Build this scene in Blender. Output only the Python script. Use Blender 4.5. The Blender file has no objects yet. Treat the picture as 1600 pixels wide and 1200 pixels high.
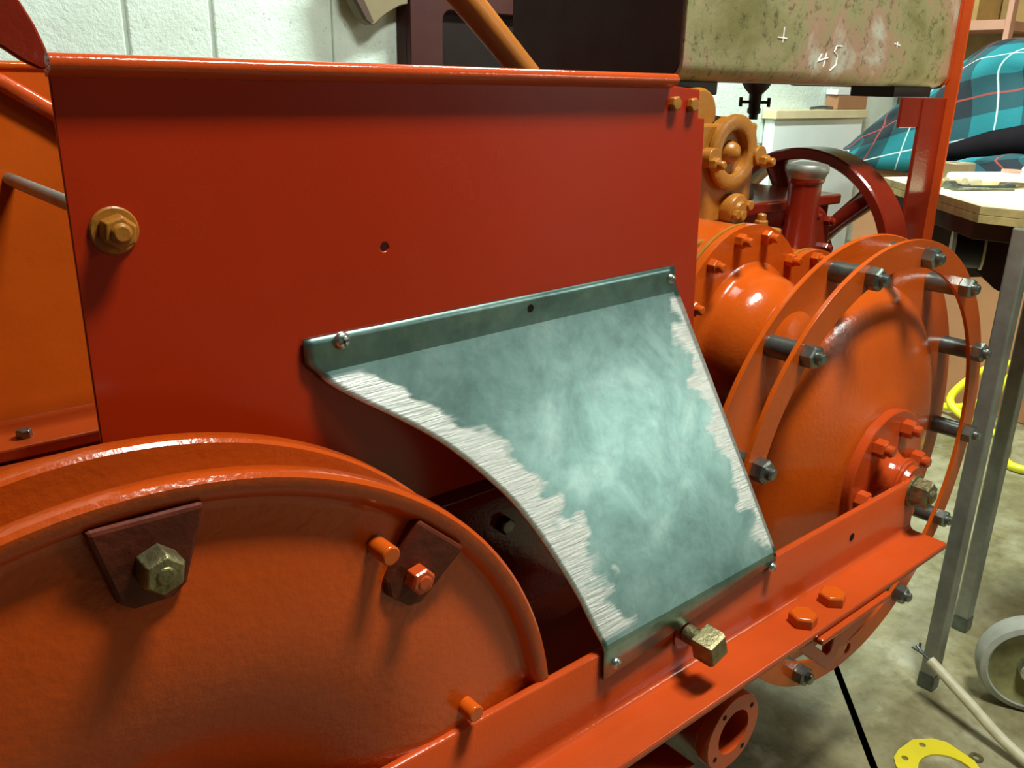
import bpy, bmesh, math, random
from mathutils import Vector, Matrix
from mathutils.geometry import tessellate_polygon
random.seed(7)
R = math.radians
scene = bpy.context.scene
col = scene.collection

# ------------------------------------------------------------------ camera, world, lights, exposure
cam_d = bpy.data.cameras.new('camera'); cam_d.sensor_width = 36.0
cam_d.lens = 1363.37 / 1600 * 36.0; cam_d.clip_start = 0.02; cam_d.clip_end = 50
cam = bpy.data.objects.new('camera', cam_d); col.objects.link(cam)
PITCH, YAW, ROLL, EYE = R(19.182), R(40.823), R(1.328), 1.03
fw = Vector((math.sin(YAW)*math.cos(PITCH), math.cos(YAW)*math.cos(PITCH), -math.sin(PITCH)))
rt = Vector((math.cos(YAW), -math.sin(YAW), 0)); up = rt.cross(fw)
r2 = rt*math.cos(ROLL) + up*math.sin(ROLL); u2 = -rt*math.sin(ROLL) + up*math.cos(ROLL)
M = Matrix((r2, u2, -fw)).transposed().to_4x4(); M.translation = (0, 0, EYE)
cam.matrix_world = M
scene.camera = cam

w = bpy.data.worlds.new('world'); scene.world = w; w.use_nodes = True
w.node_tree.nodes['Background'].inputs[0].default_value = (0.9, 1.0, 0.95, 1)
w.node_tree.nodes['Background'].inputs[1].default_value = 0.0

def area(name, loc, sx, sy, power, color, target=None):
    d = bpy.data.lights.new(name, 'AREA'); d.shape = 'RECTANGLE'; d.size = sx; d.size_y = sy
    d.energy = power; d.color = color
    o = bpy.data.objects.new(name, d); col.objects.link(o); o.location = loc
    if target is not None:
        o.rotation_euler = (Vector(target) - Vector(loc)).to_track_quat('-Z', 'Y').to_euler()
    return o
LAMPS = [((0.85, 0.10, 2.36), 0.50, 0.20, 56, (0.96, 1.0, 0.90), 'white strip light on the ceiling above the camera side of the machine'),
         ((1.95, 1.30, 2.36), 0.9, 0.12, 100, (0.86, 1.0, 0.93), 'white strip light on the ceiling near the block wall'),
         ((3.40, -2.22, 2.10), 0.8, 0.10, 38, (1.0, 0.97, 0.88), 'white strip light added out of view to brighten the white bounce panel')]  # last lamp is added, to light the white panel mirrored in the red sheet
for i, (l, sx, sy, p, c, lb) in enumerate(LAMPS):
    area('ceiling_lamp_light', l, sx, sy, p, c)
vs = scene.view_settings
vs.view_transform = 'Standard'; vs.look = 'None'; vs.exposure = -0.12; vs.gamma = 1.0; vs.use_curve_mapping = False

# ------------------------------------------------------------------ materials
def new_mat(name):
    m = bpy.data.materials.new(name); m.use_nodes = True
    nt = m.node_tree; return m, nt, nt.nodes['Principled BSDF']
def N(nt, t, **kw):
    n = nt.nodes.new(t)
    for k, v in kw.items(): setattr(n, k, v)
    return n
def noise(nt, scale, detail=3, rough=.5, vec=None, dist=0.0):
    n = N(nt, 'ShaderNodeTexNoise'); n.inputs['Scale'].default_value = scale
    n.inputs['Detail'].default_value = detail; n.inputs['Roughness'].default_value = rough
    n.inputs['Distortion'].default_value = dist
    if vec is not None: nt.links.new(vec, n.inputs['Vector'])
    return n
def ramp(nt, fac, stops):
    r = N(nt, 'ShaderNodeValToRGB'); e = r.color_ramp.elements
    while len(e) < len(stops): e.new(0.5)
    for i, (p, c) in enumerate(stops):
        e[i].position = p; e[i].color = (*c, 1) if len(c) == 3 else c
    nt.links.new(fac, r.inputs[0]); return r
def geo_pos(nt):
    return N(nt, 'ShaderNodeNewGeometry').outputs['Position']
def paint(name, c, rough=.25, metal=0.0, var=.12, vscale=6, bump=.05, bscale=220, coat=0.0, spec=.5, spots=0.0):
    m, nt, b = new_mat(name); P = geo_pos(nt)
    n = noise(nt, vscale, 4, .6, P)
    lo = tuple(x*(1-var) for x in c); hi = tuple(min(1, x*(1+var)) for x in c)
    r = ramp(nt, n.outputs[0], [(.3, lo), (.7, hi)])
    nt.links.new(r.outputs[0], b.inputs['Base Color'])
    b.inputs['Metallic'].default_value = metal
    nr = noise(nt, vscale*3, 4, .6, P)
    rr = ramp(nt, nr.outputs[0], [(.3, (rough*.85,)*3), (.75, (min(1, rough*1.2),)*3)])
    nt.links.new(rr.outputs[0], b.inputs['Roughness'])
    b.inputs['Specular IOR Level'].default_value = spec
    b.inputs['Coat Weight'].default_value = coat; b.inputs['Coat Roughness'].default_value = .12
    if bump:
        nb = noise(nt, bscale, 3, .55, P); bp = N(nt, 'ShaderNodeBump'); bp.inputs['Strength'].default_value = bump
        bp.inputs['Distance'].default_value = .004
        src = nb.outputs[0]
        if spots:
            ns = noise(nt, 60, 2, .5, P); rs = ramp(nt, ns.outputs[0], [(.62, (0,)*3), (.72, (spots,)*3)])
            ad = N(nt, 'ShaderNodeMath', operation='ADD'); nt.links.new(nb.outputs[0], ad.inputs[0]); nt.links.new(rs.outputs[0], ad.inputs[1]); src = ad.outputs[0]
        nt.links.new(src, bp.inputs['Height']); nt.links.new(bp.outputs[0], b.inputs['Normal'])
    return m
RED = (0.46, 0.058, 0.010)
MT = {}
MT['red'] = paint('red_gloss_paint', RED, .15, bump=.08, bscale=260, spec=.42)
MT['red_sheet'] = paint('red_satin_sheet_paint', (0.38, 0.021, 0.002), .25, bump=.03, bscale=400, var=.05, spec=.45, vscale=3)
MT['red_cast'] = paint('red_paint_on_casting', (0.46, 0.060, 0.005), .20, bump=.14, bscale=150, spots=.22, spec=.4)
MT['red_orange'] = paint('orange_red_paint', (0.52, 0.080, 0.006), .17, spec=.42, bump=.10, bscale=140)
MT['red_dark'] = paint('dark_red_paint', (0.20, 0.016, 0.006), .18, bump=.08)
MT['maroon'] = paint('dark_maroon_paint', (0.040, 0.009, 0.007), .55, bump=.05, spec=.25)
MT['ochre'] = paint('ochre_brown_paint', (0.36, 0.135, 0.016), .32, bump=.15, bscale=150)
MT['lug'] = paint('dull_dark_red_brown', (0.10, 0.018, 0.008), .5, bump=.2, bscale=120, spec=.2, var=.3, vscale=30)  # dark colour of the lugs also carries the shade under the rim
MT['black'] = paint('black_rubber', (0.008, 0.008, 0.007), .5)
MT['steel'] = paint('oiled_steel', (0.22, 0.25, 0.23), .32, metal=.9, var=.35, vscale=40)
MT['steel_dark'] = paint('blackened_steel', (0.15, 0.175, 0.165), .36, metal=.8, var=.3, vscale=40)
MT['zinc'] = paint('zinc_plated_steel', (0.55, 0.60, 0.57), .28, metal=.95, var=.2, vscale=60)
MT['olive_bolt'] = paint('tarnished_bolt_steel', (0.21, 0.18, 0.09), .42, metal=.75, var=.4, vscale=90, bump=.25, bscale=300)
MT['galv'] = paint('worn_galvanised_steel', (0.30, 0.31, 0.27), .45, metal=.6, var=.3, vscale=14)
MT['bore'] = paint('dark_bore', (0.010, 0.005, 0.004), .8, bump=0, spec=.15)
MT['white_paint'] = paint('white_enamel', (0.80, 0.88, 0.86), .35, var=.04)
MT['ply_top'] = paint('pale_plywood', (0.72, 0.60, 0.36), .6, var=.12, vscale=9)
MT['ply_edge'] = paint('plywood_edge', (0.42, 0.33, 0.13), .7, var=.3, vscale=30)
MT['wood'] = paint('brown_shelf_wood', (0.42, 0.26, 0.08), .55, var=.2, vscale=8)
MT['wood_pink'] = paint('pinkish_painted_wood', (0.55, 0.27, 0.18), .5, var=.12)
MT['wood_dark'] = paint('dark_brown_wood', (0.06, 0.026, 0.012), .6, var=.3)
MT['handle'] = paint('orange_brown_varnish', (0.46, 0.15, 0.02), .4, var=.15)
MT['brown_board'] = paint('grey_brown_board', (0.16, 0.12, 0.06), .6)
MT['card'] = paint('pinkish_brown_cardboard', (0.40, 0.19, 0.085), .75, var=.12, vscale=4)
MT['yellow'] = paint('yellow_rubber', (0.85, 0.80, 0.03), .4, var=.06)
MT['yellow_plate'] = paint('yellow_gasket_card', (0.80, 0.66, 0.02), .55, var=.1)
MT['cream'] = paint('cream_cable_sheath', (0.62, 0.58, 0.40), .5, var=.15, vscale=40)
MT['chalk'] = paint('white_chalk', (0.85, 0.82, 0.80), .9, bump=0)
MT['tyre'] = paint('pale_grey_tyre', (0.42, 0.44, 0.38), .6, var=.2, vscale=20)
MT['olive_web'] = paint('dirty_olive_casting', (0.24, 0.23, 0.09), .6, var=.35, vscale=25)
MT['lining'] = paint('black_lining', (0.010, 0.008, 0.010), .9, bump=0, spec=.05)
MT['paper'] = paint('white_paper', (0.85, 0.85, 0.82), .7, bump=0)
MT['lever_red'] = MT['handle']
MT['room'] = paint('dull_brown_room_paint', (0.10, 0.085, 0.06), .8, var=.05, vscale=2)
MT['ceil'] = paint('dark_ceiling_boards', (0.14, 0.115, 0.085), .85, var=.05, vscale=2)

def wall_mat():
    m, nt, b = new_mat('rough_painted_block'); P = geo_pos(nt)
    n1 = noise(nt, 5, 5, .6, P); n2 = noise(nt, 70, 4, .7, P)
    r = ramp(nt, n1.outputs[0], [(.3, (.60, .68, .60)), (.7, (.72, .82, .75))])
    v = ramp(nt, n2.outputs[0], [(.28, (.35, .36, .30)), (.36, (1, 1, 1))])
    mx = N(nt, 'ShaderNodeMix', data_type='RGBA', blend_type='MULTIPLY'); mx.inputs[0].default_value = .7
    nt.links.new(r.outputs[0], mx.inputs[6]); nt.links.new(v.outputs[0], mx.inputs[7])
    nt.links.new(mx.outputs[2], b.inputs['Base Color']); b.inputs['Roughness'].default_value = .75
    bp = N(nt, 'ShaderNodeBump'); bp.inputs['Strength'].default_value = .4; bp.inputs['Distance'].default_value = .008
    nt.links.new(n2.outputs[0], bp.inputs['Height']); nt.links.new(bp.outputs[0], b.inputs['Normal']); return m
MT['wall'] = wall_mat()
def floor_mat():
    m, nt, b = new_mat('stained_concrete'); P = geo_pos(nt)
    n1 = noise(nt, 4, 6, .65, P, .4); n2 = noise(nt, 30, 5, .7, P); n3 = noise(nt, 11, 4, .6, P)
    r = ramp(nt, n1.outputs[0], [(.28, (.115, .095, .040)), (.5, (.27, .24, .125)), (.72, (.43, .405, .27))])
    v = ramp(nt, n2.outputs[0], [(.3, (.55, .52, .42)), (.55, (1, 1, 1))])
    mx = N(nt, 'ShaderNodeMix', data_type='RGBA', blend_type='MULTIPLY'); mx.inputs[0].default_value = .7
    nt.links.new(r.outputs[0], mx.inputs[6]); nt.links.new(v.outputs[0], mx.inputs[7])
    pl = ramp(nt, n3.outputs[0], [(.6, (0,)*3), (.72, (.55,)*3)])
    m2 = N(nt, 'ShaderNodeMix', data_type='RGBA'); nt.links.new(pl.outputs[0], m2.inputs[0])
    nt.links.new(mx.outputs[2], m2.inputs[6]); m2.inputs[7].default_value = (.50, .48, .36, 1)
    nt.links.new(m2.outputs[2], b.inputs['Base Color'])
    rr = ramp(nt, n3.outputs[0], [(.35, (.35,)*3), (.65, (.65,)*3)]); nt.links.new(rr.outputs[0], b.inputs['Roughness'])
    bp = N(nt, 'ShaderNodeBump'); bp.inputs['Strength'].default_value = .35; bp.inputs['Distance'].default_value = .006
    nt.links.new(n2.outputs[0], bp.inputs['Height']); nt.links.new(bp.outputs[0], b.inputs['Normal']); return m
MT['floor'] = floor_mat()
def tank_mat():
    m, nt, b = new_mat('weathered_tank_metal'); P = geo_pos(nt)
    n1 = noise(nt, 6, 5, .62, P, .4); n2 = noise(nt, 75, 4, .75, P); n3 = noise(nt, 9, 3, .5, P)
    r = ramp(nt, n1.outputs[0], [(.34, (.19, .17, .06)), (.47, (.31, .285, .14)), (.56, (.40, .24, .16)), (.64, (.50, .47, .38)), (.74, (.58, .58, .52))])
    v = ramp(nt, n2.outputs[0], [(.34, (.22, .22, .15)), (.46, (1, 1, 1))])
    mx = N(nt, 'ShaderNodeMix', data_type='RGBA', blend_type='MULTIPLY'); mx.inputs[0].default_value = .75
    nt.links.new(r.outputs[0], mx.inputs[6]); nt.links.new(v.outputs[0], mx.inputs[7])
    nt.links.new(mx.outputs[2], b.inputs['Base Color'])
    b.inputs['Metallic'].default_value = .25; b.inputs['Roughness'].default_value = .5
    bp = N(nt, 'ShaderNodeBump'); bp.inputs['Strength'].default_value = .3; bp.inputs['Distance'].default_value = .003
    nt.links.new(n2.outputs[0], bp.inputs['Height']); nt.links.new(bp.outputs[0], b.inputs['Normal']); return m
MT['tank'] = tank_mat()
def plate_mat():
    """bare sheet steel: dull blue-green mill finish, bright linished strips along the two side edges"""
    m, nt, b = new_mat('bare_sheet_steel'); L = nt.links.new
    P = geo_pos(nt)
    uvL = N(nt, 'ShaderNodeUVMap', uv_map='from_left'); uvR = N(nt, 'ShaderNodeUVMap', uv_map='from_right')
    sL = N(nt, 'ShaderNodeSeparateXYZ'); L(uvL.outputs[0], sL.inputs[0])
    sR = N(nt, 'ShaderNodeSeparateXYZ'); L(uvR.outputs[0], sR.inputs[0])
    def math_(op, a, bb, clamp=False):
        n = N(nt, 'ShaderNodeMath', operation=op); n.use_clamp = clamp
        for i, x in enumerate((a, bb)):
            if isinstance(x, (int, float)): n.inputs[i].default_value = x
            else: L(x, n.inputs[i])
        return n.outputs[0]
    def band(x, t, base, slope, seed):
        cb = N(nt, 'ShaderNodeCombineXYZ'); L(math_('MULTIPLY', x, 30), cb.inputs[0]); L(math_('MULTIPLY', t, 13), cb.inputs[1]); cb.inputs[2].default_value = seed
        n = noise(nt, 1.0, 2, .45, cb.outputs[0])
        cb2 = N(nt, 'ShaderNodeCombineXYZ'); L(math_('MULTIPLY', x, 25), cb2.inputs[0]); L(math_('MULTIPLY', t, 140), cb2.inputs[1]); cb2.inputs[2].default_value = seed
        nf = noise(nt, 1.0, 2, .5, cb2.outputs[0])
        wd = math_('ADD', base, math_('MULTIPLY', t, slope))
        wd = math_('ADD', wd, math_('MULTIPLY', math_('SUBTRACT', n.outputs[0], .5), .075))
        wd = math_('ADD', wd, math_('MULTIPLY', math_('SUBTRACT', nf.outputs[0], .5), .012))
        return math_('MULTIPLY', math_('SUBTRACT', wd, x), 110, True)
    bL = band(sL.outputs[0], sL.outputs[1], .047, -.012, 1.3)
    bR = band(sR.outputs[0], sR.outputs[1], .030, -.004, 6.1)
    t = sL.outputs[1]
    inside = math_('MULTIPLY', math_('MULTIPLY', math_('SUBTRACT', t, .015), 60, True), math_('MULTIPLY', math_('SUBTRACT', .985, t), 60, True))
    mask = math_('MULTIPLY', math_('MAXIMUM', bL, bR), inside)
    n1 = noise(nt, 14, 5, .65, P, .5); n2 = noise(nt, 45, 4, .7, P)
    dull = ramp(nt, n1.outputs[0], [(.25, (.11, .19, .18)), (.5, (.20, .33, .31)), (.75, (.33, .47, .445))])
    smx = N(nt, 'ShaderNodeMix', data_type='RGBA', blend_type='MULTIPLY'); smx.inputs[0].default_value = .5
    sm = ramp(nt, n2.outputs[0], [(.3, (.6, .6, .6)), (.55, (1, 1, 1))]); L(dull.outputs[0], smx.inputs[6]); L(sm.outputs[0], smx.inputs[7])
    # brushed grain
    mp = N(nt, 'ShaderNodeMapping'); mp.inputs['Scale'].default_value = (40, 900, 400); L(P, mp.inputs[0])
    g = noise(nt, 1.0, 2, .6, mp.outputs[0])
    br = ramp(nt, g.outputs[0], [(.3, (.58, .62, .58)), (.7, (.84, .87, .83))])
    mx = N(nt, 'ShaderNodeMix', data_type='RGBA'); L(mask, mx.inputs[0]); L(smx.outputs[2], mx.inputs[6]); L(br.outputs[0], mx.inputs[7])
    L(mx.outputs[2], b.inputs['Base Color'])
    b.inputs['Metallic'].default_value = 1.0
    ro = N(nt, 'ShaderNodeMix', data_type='FLOAT'); L(mask, ro.inputs[0]); ro.inputs[2].default_value = .37; ro.inputs[3].default_value = .46
    L(ro.outputs[0], b.inputs['Roughness'])
    bp = N(nt, 'ShaderNodeBump'); bp.inputs['Distance'].default_value = .001; L(math_('MULTIPLY', mask, .45), bp.inputs['Strength'])
    L(g.outputs[0], bp.inputs['Height']); L(bp.outputs[0], b.inputs['Normal'])
    return m
MT['plate'] = plate_mat()
def plaid_mat():
    m, nt, b = new_mat('teal_tartan_wool'); L = nt.links.new
    uv = N(nt, 'ShaderNodeUVMap', uv_map='cloth'); s = N(nt, 'ShaderNodeSeparateXYZ'); L(uv.outputs[0], s.inputs[0])
    def mth(op, a, bb=0.0, clamp=False):
        n = N(nt, 'ShaderNodeMath', operation=op); n.use_clamp = clamp
        for i, x in enumerate((a, bb)):
            if isinstance(x, (int, float)): n.inputs[i].default_value = x
            else: L(x, n.inputs[i])
        return n.outputs[0]
    def stripe(x, period, off, half):
        f = mth('FRACT', mth('ADD', mth('DIVIDE', x, period), off)); d = mth('ABSOLUTE', mth('SUBTRACT', f, .5))
        return mth('MULTIPLY', mth('SUBTRACT', half/period, d), 120, True)
    x, y = s.outputs[0], s.outputs[1]
    PD = .25
    dx, dy = stripe(x, PD, .0, .060), stripe(y, PD, .0, .060)
    dark = mth('MULTIPLY', mth('ADD', dx, dy), .5)
    c = ramp(nt, dark, [(0, (.008, .16, .185)), (.5, (.010, .062, .075)), (1, (.008, .016, .022))])
    out = c.outputs[0]
    for axis, off, colr, half in ((x, .0, (.34, .045, .035), .004), (y, .0, (.34, .045, .035), .004), (x, .5, (.55, .66, .64), .003), (y, .5, (.55, .66, .64), .003)):
        k = stripe(axis, PD, off, half); mx = N(nt, 'ShaderNodeMix', data_type='RGBA')
        L(mth('MULTIPLY', k, .85), mx.inputs[0]); L(out, mx.inputs[6]); mx.inputs[7].default_value = (*colr, 1); out = mx.outputs[2]
    L(out, b.inputs['Base Color']); b.inputs['Roughness'].default_value = .9
    n = noise(nt, 300, 2, .5, geo_pos(nt)); bp = N(nt, 'ShaderNodeBump'); bp.inputs['Strength'].default_value = .3; bp.inputs['Distance'].default_value = .003
    L(n.outputs[0], bp.inputs['Height']); L(bp.outputs[0], b.inputs['Normal']); return m
MT['plaid'] = plaid_mat()

# ------------------------------------------------------------------ mesh helpers
wo = {}
class MB:
    def __init__(s): s.v = []; s.f = []; s.m = []
    def add(s, V, F, mi=0):
        o = len(s.v); s.v += [tuple(p) for p in V]; s.f += [tuple(i+o for i in f) for f in F]; s.m += [mi]*len(F); return s
    def box(s, x0, x1, y0, y1, z0, z1, mi=0):
        V = [(x, y, z) for x in (x0, x1) for y in (y0, y1) for z in (z0, z1)]
        return s.add(V, [(0, 1, 3, 2), (4, 6, 7, 5), (0, 4, 5, 1), (2, 3, 7, 6), (0, 2, 6, 4), (1, 5, 7, 3)], mi)
    def tube(s, path, r, seg=12, mi=0, closed=False):
        P = [Vector(p) for p in path]; n = len(P); rr = r if isinstance(r, (list, tuple)) else [r]*n
        V = []; prev = None
        for i, p in enumerate(P):
            t = (P[(i+1) % n] - P[i-1]) if closed else (P[min(i+1, n-1)] - P[max(i-1, 0)])
            t.normalize()
            if prev is None:
                a = Vector((0, 0, 1)) if abs(t.z) < .9 else Vector((1, 0, 0)); e1 = t.cross(a).normalized()
            else: e1 = (prev - t*prev.dot(t)).normalized()
            prev = e1; e2 = t.cross(e1)
            V += [p + (e1*math.cos(2*math.pi*k/seg) + e2*math.sin(2*math.pi*k/seg))*rr[i] for k in range(seg)]
        F = []
        for i in range(n if closed else n-1):
            j = (i+1) % n
            for k in range(seg):
                l = (k+1) % seg; F.append((i*seg+k, i*seg+l, j*seg+l, j*seg+k))
        if not closed: F += [tuple(range(seg-1, -1, -1)), tuple(range((n-1)*seg, n*seg))]
        return s.add(V, F, mi)
    def cyl(s, p0, p1, r0, r1=None, seg=24, mi=0):
        return s.tube([p0, p1], [r0, r0 if r1 is None else r1], seg, mi)
    def lathe(s, prof, c, seg=64, mi=0, axis='y'):
        """prof: (radius, distance along axis); c: the two other coordinates"""
        V = []; n = len(prof)
        for (r, h) in prof:
            for k in range(seg):
                a = 2*math.pi*k/seg; p, q = c[0]+r*math.cos(a), c[1]+r*math.sin(a)
                V.append((p, h, q) if axis == 'y' else ((h, p, q) if axis == 'x' else (p, q, h)))
        F = [(i*seg+k, i*seg+(k+1) % seg, (i+1)*seg+(k+1) % seg, (i+1)*seg+k) for i in range(n-1) for k in range(seg)]
        if prof[0][0] > 1e-6: F.append(tuple(range(seg)))
        if prof[-1][0] > 1e-6: F.append(tuple(range((n-1)*seg, n*seg)))
        return s.add(V, F, mi)
    def ringlathe(s, prof, c, seg=64, mi=0, axis='y'):
        V = []; n = len(prof)
        for (r, h) in prof:
            for k in range(seg):
                a = 2*math.pi*k/seg; p, q = c[0]+r*math.cos(a), c[1]+r*math.sin(a)
                V.append((p, h, q) if axis == 'y' else ((h, p, q) if axis == 'x' else (p, q, h)))
        F = [(i*seg+k, i*seg+(k+1) % seg, ((i+1) % n)*seg+(k+1) % seg, ((i+1) % n)*seg+k) for i in range(n) for k in range(seg)]
        return s.add(V, F, mi)
    def prism(s, outer, holes, fn, h0, h1, mi=0):
        loops = [outer] + list(holes)
        pts = [p for l in loops for p in l]; n = len(pts)
        tri = tessellate_polygon([[Vector((a, b, 0)) for a, b in l] for l in loops])
        V = [fn(a, b, h0) for a, b in pts] + [fn(a, b, h1) for a, b in pts]
        F = [tuple(t) for t in tri] + [tuple(i+n for i in reversed(t)) for t in tri]
        o = 0
        for l in loops:
            k = len(l)
            for i in range(k): j = (i+1) % k; F.append((o+i, o+j, o+j+n, o+i+n))
            o += k
        return s.add(V, F, mi)
    def build(s, name, mats, parent=None, smooth=35, bevel=0, origin=None, seg=2):
        mats = mats if isinstance(mats, (list, tuple)) else [mats]
        xs = [[p[i] for p in s.v] for i in range(3)]
        c = Vector(origin) if origin else Vector([(min(x)+max(x))/2 for x in xs])
        me = bpy.data.meshes.new(name)
        me.from_pydata([tuple(Vector(p)-c) for p in s.v], [], s.f)
        for p, mi in zip(me.polygons, s.m): p.material_index = mi
        for m in mats: me.materials.append(MT[m])
        bm = bmesh.new(); bm.from_mesh(me)
        bmesh.ops.remove_doubles(bm, verts=bm.verts, dist=1e-6)
        bmesh.ops.recalc_face_normals(bm, faces=bm.faces); bm.to_mesh(me); bm.free()
        if smooth:
            for p in me.polygons: p.use_smooth = True
            me.set_sharp_from_angle(angle=R(smooth))
        return link(name, me, c, parent, bevel, seg)
def link(name, me, c, parent=None, bevel=0, seg=2, rot=None):
    o = bpy.data.objects.new(name, me); col.objects.link(o); c = Vector(c); wo[o] = c
    if parent is not None: o.parent = parent; o.location = c - wo[parent]
    else: o.location = c
    if rot: o.rotation_euler = rot
    if bevel:
        b = o.modifiers.new('bevel', 'BEVEL'); b.width = bevel; b.segments = seg; b.limit_method = 'ANGLE'; b.angle_limit = R(40)
        b.harden_normals = False
    return o
def empty(name, loc, label, cat, group=None):
    o = bpy.data.objects.new(name, None); col.objects.link(o); o.location = loc; wo[o] = Vector(loc); o.empty_display_size = .1
    return tag(o, label, cat, group)
def tag(o, label=None, cat=None, group=None, kind=None):
    for k, v in (('label', label), ('category', cat), ('group', group), ('kind', kind)):
        if v: o[k] = v
    return o
XZ = lambda a, b, h: (a, h, b)
XY = lambda a, b, h: (a, b, h)
YZ = lambda a, b, h: (h, a, b)
def circle(cx, cz, r, n=32, a0=0): return [(cx+r*math.cos(a0+2*math.pi*k/n), cz+r*math.sin(a0+2*math.pi*k/n)) for k in range(n)]
def hexmesh(name, af, h, mat, stud_r=0, stud_h=0, washer=0, sides=6, base=0.0):
    """nut or bolt head, local +Z pointing out of the surface"""
    b = MB(); rc = af/2/math.cos(math.pi/sides)
    def ring(r, z): return [(r*math.cos(2*math.pi*k/sides), r*math.sin(2*math.pi*k/sides), z) for k in range(sides)]
    zs = [ring(rc, base), ring(rc, base+h*.82), ring(rc*.86, base+h)]
    V = sum(zs, []); F = []
    for i in range(2):
        for k in range(sides): l = (k+1) % sides; F.append((i*sides+k, i*sides+l, (i+1)*sides+l, (i+1)*sides+k))
    F += [tuple(range(sides-1, -1, -1)), tuple(range(2*sides, 3*sides))]
    b.add(V, F)
    if base: b.cyl((0, 0, 0), (0, 0, base+.001), stud_r, seg=16)
    elif stud_r: b.lathe([(0, h+stud_h), (stud_r*.75, h+stud_h), (stud_r, h+stud_h-stud_r*.3), (stud_r, h-.002), (0, h-.002)], (0, 0), 16, axis='z')
    if washer: b.lathe([(0, -.0005), (washer, -.0005), (washer, .0022), (0, .0022)], (0, 0), 24, axis='z')
    me = bpy.data.meshes.new(name); me.from_pydata(b.v, [], b.f); me.materials.append(MT[mat])
    bm = bmesh.new(); bm.from_mesh(me); bmesh.ops.recalc_face_normals(bm, faces=bm.faces); bm.to_mesh(me); bm.free()
    for p in me.polygons: p.use_smooth = True
    me.set_sharp_from_angle(angle=R(28)); return me
FRONT = (R(90), 0, 0)                                     # local +Z towards the viewer's side of the machine (-Y)
def put(name, me, loc, parent, spin=0, rot=FRONT, bevel=.0006):
    rx, ry, rz = rot
    o = link(name, me, loc, parent, bevel)
    o.rotation_mode = 'XYZ'
    o.rotation_euler = (Matrix.Rotation(rz, 3, 'Z') @ Matrix.Rotation(ry, 3, 'Y') @ Matrix.Rotation(rx, 3, 'X') @ Matrix.Rotation(spin, 3, 'Z')).to_euler()
    return o

# ------------------------------------------------------------------ the room
X0, X1, Y0, Y1, ZC = -2.2, 3.95, -2.4, 2.0, 2.45
# floor: two slabs either side of an open joint
ca, cb = Vector((1.3525, .6185)), Vector((1.1866, .4621)); d = (cb-ca).normalized(); nrm = Vector((-d.y, d.x))*.006
def xat(y, o): p = ca+o; return p.x + d.x/d.y*(y-p.y)
b = MB()
b.prism([(X0, Y0), (xat(Y0, nrm) if xat(Y0, nrm) < X1 else X1, Y0), (xat(Y1, nrm), Y1), (X0, Y1)], [], XY, -.12, 0)
fl = b.build('floor', 'floor', smooth=0); tag(fl, 'stained bare concrete floor', kind='structure')
b = MB(); b.prism([(xat(Y0, -nrm), Y0), (X1, Y0), (X1, Y1), (xat(Y1, -nrm), Y1)], [], XY, -.12, 0)
b.build('floor_slab', 'floor', fl, smooth=0)
b = MB(); b.box(X0, X1, Y0, Y1, -.2, -.10); b.build('joint_bed', 'bore', fl, smooth=0)
b = MB(); b.box(X0, X1, Y0, Y1, ZC, ZC+.1); tag(b.build('ceiling', 'ceil', smooth=0), 'dark boarded ceiling', kind='structure')
for nm, bx in (('wall_left', (X0-.1, X0, Y0, Y1)), ('wall_right', (X1, X1+.1, Y0, Y1)), ('wall_front', (X0-.1, X1+.1, Y0-.1, Y0))):
    b = MB(); b.box(*bx, 0, ZC); tag(b.build(nm, 'room', smooth=0), 'dull brown painted wall', kind='structure')
b = MB(); b.box(X0-.1, X1+.1, Y1, Y1+.15, 0, ZC); wb = b.build('wall_back', 'wall', smooth=0)
tag(wb, 'rough white painted block wall', kind='structure')
joints = [-2.2, -1.6, -1.15, -.7, -.25, .20, .649, .833, 1.125, 1.58, 2.03, 2.48, 2.93, 3.38, 3.95]
rows = [0, .38, .82, 1.26, 1.70, 2.14, 2.45]
for i in range(len(rows)-1):
    for j in range(len(joints)-1):
        b = MB(); b.box(joints[j]+.004, joints[j+1]-.004, Y1-.007-random.random()*.003, Y1+.02, rows[i]+.004, rows[i+1]-.004)
        b.build('block', 'wall', wb, smooth=0, bevel=.004)
b = MB(); b.box(2.95, 3.9, Y0, Y0+.04, 0, 2.1); dr = b.build('bounce_panel', 'white_paint', smooth=0, bevel=.004); tag(dr, 'plain white bounce panel added out of view for its reflection', kind='structure')  # added out of view; gives the machine's side panel its pale reflection
b = MB(); b.cyl((3.02, Y0+.04, 1.0), (3.02, Y0+.09, 1.0), .02); b.build('bounce_panel_knob', 'zinc', dr)
for (l, sx, sy, p, c, lb) in LAMPS:
    b = MB(); b.box(l[0]-sx/2-.05, l[0]+sx/2+.05, l[1]-.09, l[1]+.09, l[2]+.015, ZC)
    o = b.build('ceiling_light', 'white_paint', smooth=0, bevel=.01)
    tag(o, lb, 'ceiling light', 'ceiling light fittings')

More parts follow.
